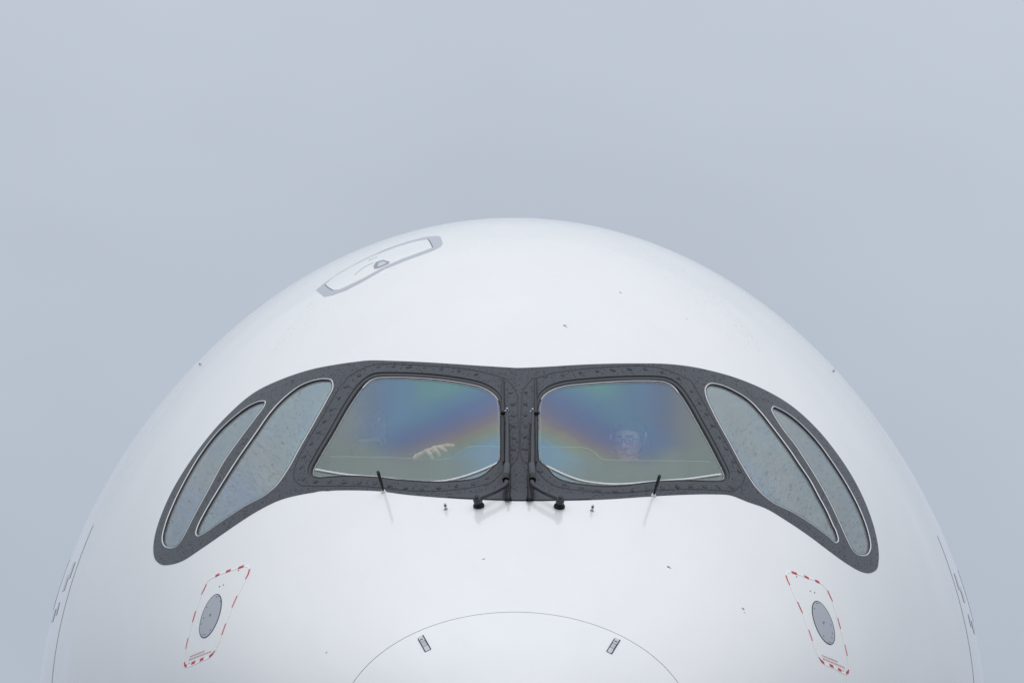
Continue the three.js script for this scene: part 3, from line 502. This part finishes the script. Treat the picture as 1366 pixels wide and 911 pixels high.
// cockpit behind the glass
{
  const top = [[440, 609.5], [520, 610.5], [600, 611.5], [622, 597.5], [640, 595.8], [693, 596], [752, 597], [780, 598], [790, 602], [803, 612], [815, 614], [880, 615], [948, 616]].map(q => inside(...q, 2.95));
  const s = new THREE.Shape(); s.moveTo(-1.15, AXIS + .2); s.lineTo(1.15, AXIS + .2); top.slice().reverse().forEach(p => s.lineTo(p.x, p.y)); s.closePath();
  const gs = mesh('glareshield', new THREE.ExtrudeGeometry(s, { depth: .4, bevelEnabled: false }).translate(0, 0, -3.35), M.glare, plane);
  mesh('lit_edge', rod(top.map(p => p.clone().add(V(0, 0, .004))), [.0042], 8), M.litEdge, gs);  // pale rod painted in where the top edge catches light
  const wall = []; for (let k = 0; k < 60; k++) { const a = k / 60 * 2 * Math.PI, q = Math.sqrt(5.2), c = hullC(q), up = Math.sin(a) >= 0; wall.push(new THREE.Vector2((hullW(q) - .08) * Math.cos(a), AXIS + c + ((up ? hullT(q) - c : c - hullB(q)) - .08) * Math.sin(a))); }
  mesh('cockpit_bulkhead', new THREE.ExtrudeGeometry(new THREE.Shape(wall), { depth: .05, bevelEnabled: false }).translate(0, 0, -5.25), M.liner, plane);
  mesh('cockpit_floor', new THREE.BoxGeometry(2.4, .05, 2.2).translate(0, AXIS - .2, -4.05), M.liner, plane);
  for (const x of [-.62, .62]) {
    const st = group('pilot_seat', plane);
    mesh('backrest', new RoundedBoxGeometry(.48, .72, .12, 3, .04).rotateX(-.12).translate(x, AXIS + .55, -3.95), M.seat, st);
    mesh('headrest', new RoundedBoxGeometry(.28, .2, .1, 3, .04).translate(x, AXIS + 1.0, -4.0), M.seat, st);
    mesh('cushion', new RoundedBoxGeometry(.5, .14, .5, 3, .04).translate(x, AXIS + .18, -3.68), M.seat, st);
  }
}

// ------------------------------------------------------------------ the two people in the cockpit
function nets(f, lo, hi, cell) {                    // surface of f = 0 (f < 0 inside) as one smooth mesh
  const nx = Math.ceil((hi[0] - lo[0]) / cell), ny = Math.ceil((hi[1] - lo[1]) / cell), nz = Math.ceil((hi[2] - lo[2]) / cell), X = nx + 1, Y = ny + 1, D = new Float32Array(X * Y * (nz + 1));
  const at = (i, j, k) => i + X * (j + Y * k); for (let k = 0; k <= nz; k++) for (let j = 0; j <= ny; j++) for (let i = 0; i <= nx; i++) D[at(i, j, k)] = f(lo[0] + i * cell, lo[1] + j * cell, lo[2] + k * cell);
  const id = new Int32Array(X * Y * (nz + 1)).fill(-1), pos = [], idx = [];
  const E = [[0, 1], [2, 3], [4, 5], [6, 7], [0, 2], [1, 3], [4, 6], [5, 7], [0, 4], [1, 5], [2, 6], [3, 7]];
  for (let k = 0; k < nz; k++) for (let j = 0; j < ny; j++) for (let i = 0; i < nx; i++) {
    const v = []; let m = 0; for (let c = 0; c < 8; c++) { v[c] = D[at(i + (c & 1), j + (c >> 1 & 1), k + (c >> 2))]; if (v[c] < 0) m |= 1 << c; }
    if (!m || m === 255) continue; let x = 0, y = 0, z = 0, n = 0;
    for (const [a, b] of E) if ((v[a] < 0) !== (v[b] < 0)) { const t = v[a] / (v[a] - v[b]); x += (a & 1) + ((b & 1) - (a & 1)) * t; y += (a >> 1 & 1) + ((b >> 1 & 1) - (a >> 1 & 1)) * t; z += (a >> 2) + ((b >> 2) - (a >> 2)) * t; n++; }
    id[at(i, j, k)] = pos.length / 3; pos.push(lo[0] + (i + x / n) * cell, lo[1] + (j + y / n) * cell, lo[2] + (k + z / n) * cell);
  }
  const quad = (a, b, c, d, fl) => { if (Math.min(a, b, c, d) < 0) return; fl ? idx.push(a, b, c, a, c, d) : idx.push(a, c, b, a, d, c); };
  for (let k = 1; k < nz; k++) for (let j = 1; j < ny; j++) for (let i = 1; i < nx; i++) {
    const s = D[at(i, j, k)] < 0;
    if (s !== D[at(i + 1, j, k)] < 0) quad(id[at(i, j - 1, k - 1)], id[at(i, j, k - 1)], id[at(i, j, k)], id[at(i, j - 1, k)], s);
    if (s !== D[at(i, j + 1, k)] < 0) quad(id[at(i - 1, j, k - 1)], id[at(i - 1, j, k)], id[at(i, j, k)], id[at(i, j, k - 1)], s);
    if (s !== D[at(i, j, k + 1)] < 0) quad(id[at(i - 1, j - 1, k)], id[at(i, j - 1, k)], id[at(i, j, k)], id[at(i - 1, j, k)], s);
  }
  const g = new THREE.BufferGeometry(); g.setAttribute('position', new THREE.Float32BufferAttribute(pos, 3)); g.setIndex(idx); g.computeVertexNormals(); return g;
}
const smin = (a, b, k) => { const h = Math.max(k - Math.abs(a - b), 0) / k; return Math.min(a, b) - h * h * k / 4; };
const cap = (a, b, ra, rb) => { const ex = b[0] - a[0], ey = b[1] - a[1], ez = b[2] - a[2], l = ex * ex + ey * ey + ez * ez; return (x, y, z) => { const t = Math.min(1, Math.max(0, ((x - a[0]) * ex + (y - a[1]) * ey + (z - a[2]) * ez) / l)); return Math.hypot(x - a[0] - ex * t, y - a[1] - ey * t, z - a[2] - ez * t) - (ra + (rb - ra) * t); }; };
const ell = (c, r) => (x, y, z) => { const X = (x - c[0]) / r[0], Y = (y - c[1]) / r[1], Z = (z - c[2]) / r[2], k = Math.hypot(X, Y, Z); return (k - 1) * Math.min(...r); };
const blend = (list, k) => (x, y, z) => { let d = list[0](x, y, z); for (let i = 1; i < list.length; i++) d = smin(d, list[i](x, y, z), k); return d; };
// a head about its own middle, face towards +z
const skull = blend([ell([0, .035, -.012], [.076, .088, .095]), ell([0, -.035, .018], [.06, .078, .07]), cap([0, -.09, .055], [0, -.095, .05], .022, .02)], .04);
const extras = blend([cap([0, .012, .088], [0, -.03, .106], .009, .014), cap([-.013, -.034, .094], [.013, -.034, .094], .008, .008), cap([-.04, .03, .074], [-.012, .028, .084], .008, .009), cap([.04, .03, .074], [.012, .028, .084], .008, .009), cap([-.018, -.063, .083], [.018, -.063, .083], .008, .008), cap([-.014, -.073, .081], [.014, -.073, .081], .008, .008), ell([-.078, -.002, -.01], [.011, .032, .02]), ell([.078, -.002, -.01], [.011, .032, .02])], .004);
const sockets = (x, y, z) => Math.min(ell([-.031, .01, .092], [.016, .009, .014])(x, y, z), ell([.031, .01, .092], [.016, .009, .014])(x, y, z));
const headF = (x, y, z) => { const d = smin(skull(x, y, z), extras(x, y, z), .012), h = Math.max(.008 - Math.abs(d + sockets(x, y, z)), 0) / .008; return Math.max(d, -sockets(x, y, z)) + h * h * .002; };
const hairF = (x, y, z) => { const d = skull(x, y, z), line = z < -.005 ? -.06 + (z + .005) * .4 : z < .03 ? -.06 + (z + .005) / .035 * .12 : .06 + (z - .03) * .25; return Math.max(d - .011, -(d + .004), (line - y) * .8); };
const skinMat = new THREE.MeshPhysicalMaterial({ color: lin(1, 1, 1), vertexColors: true, roughness: .5 });
const eyeMat = new THREE.MeshStandardMaterial({ color: lin(.6, .58, .55), roughness: .2 }), irisMat = new THREE.MeshStandardMaterial({ color: lin(.03, .02, .015), roughness: .2 });
function tint(g, f) { const a = g.attributes.position, c = new Float32Array(a.count * 3); for (let i = 0; i < a.count; i++) c.set(f(a.getX(i), a.getY(i), a.getZ(i)), i * 3); g.setAttribute('color', new THREE.BufferAttribute(c, 3)); return g; }
let tone = [.62, .43, .34];
function makePerson(label, headAt, turn, shoulders, arms, hairTone, shirtTone, glasses, collar = .055) {
  const P = new THREE.Group(); P.name = numbered('person'); scene.add(P); P.position.set(headAt.x, AXIS + .18, headAt.z - .1); P.userData = { label, category: 'person' };
  const O = P.position, rel = p => p.clone().sub(O), hp = rel(headAt), A = v => [v.x, v.y, v.z];
  const mtx = new THREE.Matrix4().makeRotationFromEuler(new THREE.Euler(...turn, 'YXZ')).setPosition(hp);
  const put = g => g.applyMatrix4(mtx);
  const headG = tint(nets(headF, [-.11, -.14, -.13], [.11, .15, .14], .0042), (x, y, z) => {
    const lip = Math.hypot(x / .024, (y + .067) / .011) < 1 && z > .06, brow = Math.abs(Math.abs(x) - .03) < .02 && Math.abs(y - .033) < .006 && z > .06, cheek = Math.max(0, 1 - Math.hypot(Math.abs(x) - .042, y + .025) / .03) * .12;
    return lip ? [.36, .15, .13] : brow ? [.08, .055, .04] : [tone[0], tone[1] * (1 - cheek), tone[2] * (1 - cheek)];
  });
  const sh = shoulders.map(rel), nk = hp.clone().add(V(0, -.08, -.015)), ch = sh[0].clone().add(sh[1]).multiplyScalar(.5), hip = ch.clone().add(V(0, -.5, .02));
  const limbs = [cap(A(nk), A(ch.clone().add(V(0, .03, 0))), .055, .065), cap(A(sh[0]), A(sh[1]), .07, .07), cap(A(ch.clone().add(V(0, -.1, .01))), A(hip), .14, .13)];
  for (const [el, wr] of arms.map(a => a.slice(0, 2))) { const i = arms.findIndex(a => a[0] === el), e = rel(el), w = rel(wr); limbs.push(cap(A(sh[i]), A(e), .055, .043), cap(A(e), A(w), .042, .021)); }
  for (const x of [-.1, .1]) limbs.push(cap(A(hip.clone().add(V(x, 0, 0))), A(hip.clone().add(V(x * 1.3, .02, .42))), .085, .062));
  const bodyF = blend(limbs, .05), pts = [hp, hip.clone().add(V(0, 0, .5)), ...sh, ...arms.flatMap(a => [rel(a[0]), rel(a[1])])], b = new THREE.Box3().setFromPoints(pts).expandByScalar(.22);
  const lo = A(b.min), hi = A(b.max); hi[1] = Math.min(hi[1], hp.y + .02);
  const plain = g => tint(g, () => tone), parts = [put(headG), plain(nets(bodyF, lo, hi, .014))];
  for (const a of arms) if (a[2]) { const hf = a[2](O); parts.push(plain(nets(hf.f, hf.lo, hf.hi, .0035))); }
  const body = mesh('body', mergeGeometries(parts), skinMat, P);
  const wr = arms.map(a => rel(a[1]));
  mesh('shirt', nets((x, y, z) => { const w = Math.min(...wr.map(q => Math.hypot(x - q.x, y - q.y, z - q.z))); return Math.max(bodyF(x, y, z) - .012, y - (ch.y + collar), .05 - w); }, lo, hi, .016), new THREE.MeshStandardMaterial({ color: lin(...shirtTone), roughness: .85 }), P);
  mesh('hair', put(nets(hairF, [-.12, -.14, -.14], [.12, .16, .14], .006)), new THREE.MeshStandardMaterial({ color: lin(...hairTone), roughness: .7 }), P);
  for (const x of [-.031, .031]) { const e = mesh('eye', put(new THREE.SphereGeometry(.0125, 16, 12).translate(x, .01, .0765)), eyeMat, P); mesh('iris', put(new THREE.SphereGeometry(.0062, 12, 8).translate(x * .98, .009, .0835)), irisMat, e); }
  const dark = new THREE.MeshStandardMaterial({ color: lin(.02, .02, .022), roughness: .4 });
  if (glasses) {
    const fr = []; for (const x of [-.033, .033]) fr.push(new THREE.TorusGeometry(.023, .0022, 6, 28).scale(1.1, .92, 1).translate(x, .006, .108), rod([V(Math.sign(x) * .058, .012, .106), V(Math.sign(x) * .076, .014, .06), V(Math.sign(x) * .08, .01, -.01)], [.002], 6));
    fr.push(rod([V(-.009, .012, .11), V(0, .015, .112), V(.009, .012, .11)], [.002], 6)); mesh('glasses', put(join(fr)), dark, P);
  }
  const band = []; for (let k = 0; k <= 16; k++) { const a = k / 16 * Math.PI; band.push(V(Math.cos(a) * .094, .01 + Math.sin(a) * .128, -.015)); }
  const hs = mesh('headset', put(join([rod(band, [.008], 8, 2), ...[-1, 1].map(q => new THREE.CylinderGeometry(.036, .032, .03, 24).rotateZ(Math.PI / 2).scale(1, 1.15, .9).translate(q * .097, -.004, -.012))])), new THREE.MeshStandardMaterial({ color: lin(.05, .05, .055), roughness: .35 }), P);
  const bs = glasses ? 1 : -1; mesh('microphone', put(join([rod([V(bs * .1, -.02, 0), V(bs * .092, -.055, .06), V(bs * .05, -.078, .105), V(bs * .02, -.078, .115)], [.003, .003, .0025, .007], 8)])), dark, hs);
  for (const q of [-1, 1]) mesh('slider', put(new RoundedBoxGeometry(.010, .034, .014, 2, .003).translate(q * .102, .045, -.013)), M.steel, hs);
}
{ // right-hand window: face behind the glass, headset, glasses
  const head = inside(838, 592, 3.55), c = head.clone().add(V(.03, -.27, -.03));
  makePerson('person with glasses and a headset behind the right windshield', head, [.02, -.28, .03], [c.clone().add(V(-.18, 0, 0)), c.clone().add(V(.18, 0, 0))], [[c.clone().add(V(-.26, -.24, .14)), c.clone().add(V(-.12, -.36, .36))], [c.clone().add(V(.26, -.24, .14)), c.clone().add(V(.12, -.36, .36))]], [.03, .025, .02], [.5, .52, .55], true);
}
tone = [.68, .51, .42];
{ // left-hand window: bowed dark head with headset, one arm reaching over the glareshield
  const head = inside(493, 573, 3.8), c = head.clone().add(V(-.02, -.27, -.06));
  const wrist = inside(555.5, 609.5, 3.0);
  const hand = O => {
    const q = (x, y, s) => { const p = inside(x, y, s).sub(O); return [p.x, p.y, p.z]; }, k = .018;
    const ridge = d => [cap(q(553.5, 611.5, 2.9 + d), q(560, 607, 2.89 + d), .015, .0135), cap(q(560, 607, 2.89 + d), q(569, 602.3, 2.87 + d), .0135, .0135), cap(q(569, 602.3, 2.87 + d), q(580, 597.6, 2.875 + d), .0125, .0105), cap(q(580, 597.6, 2.875 + d), q(589, 595.6, 2.9 + d), .0105, .0095)];
    const palm = blend([...ridge(0), ...ridge(.025).slice(0, 3)], .012);
    const fingers = [[[570, 602.5, 2.86], [574, 606.5, 2.845], [576.8, 611.5, 2.85]], [[578, 598.3, 2.875], [583, 602.5, 2.85], [586, 608, 2.855]], [[586, 596.2, 2.895], [591, 599, 2.87], [595, 601.5, 2.87]], [[590, 595.6, 2.915], [597, 594.2, 2.89], [604.5, 594.8, 2.88]], [[566, 605, 2.93], [572, 605, 2.945], [577, 603.5, 2.94]]].map(a => { const [u, v, w] = a.map(z => q(...z)); return blend([cap(u, v, .0110, .0104), cap(v, w, .0104, .0094)], .004); });
    const all = [palm, ...fingers], lo = q(548, 618, 3.0), hi = q(610, 588, 2.8);
    return { f: (x, y, z) => { let d = palm(x, y, z); for (const g of fingers) d = smin(d, g(x, y, z), .007); return d; }, lo: [lo[0] - .02, lo[1] - .02, lo[2] - .03], hi: [hi[0] + .02, hi[1] + .02, hi[2] + .03] };
  };
  makePerson('person in a headset reaching a hand over the glareshield behind the left windshield', head, [.3, 2.1, .05], [c.clone().add(V(.18, 0, .04)), c.clone().add(V(-.18, 0, -.02))], [[c.clone().add(V(.27, -.12, .3)), wrist, hand], [c.clone().add(V(-.26, -.24, .14)), c.clone().add(V(-.12, -.36, .36))]], [.02, .017, .015], [.02, .023, .03], false, .34);
}

renderer.render(scene, camera);
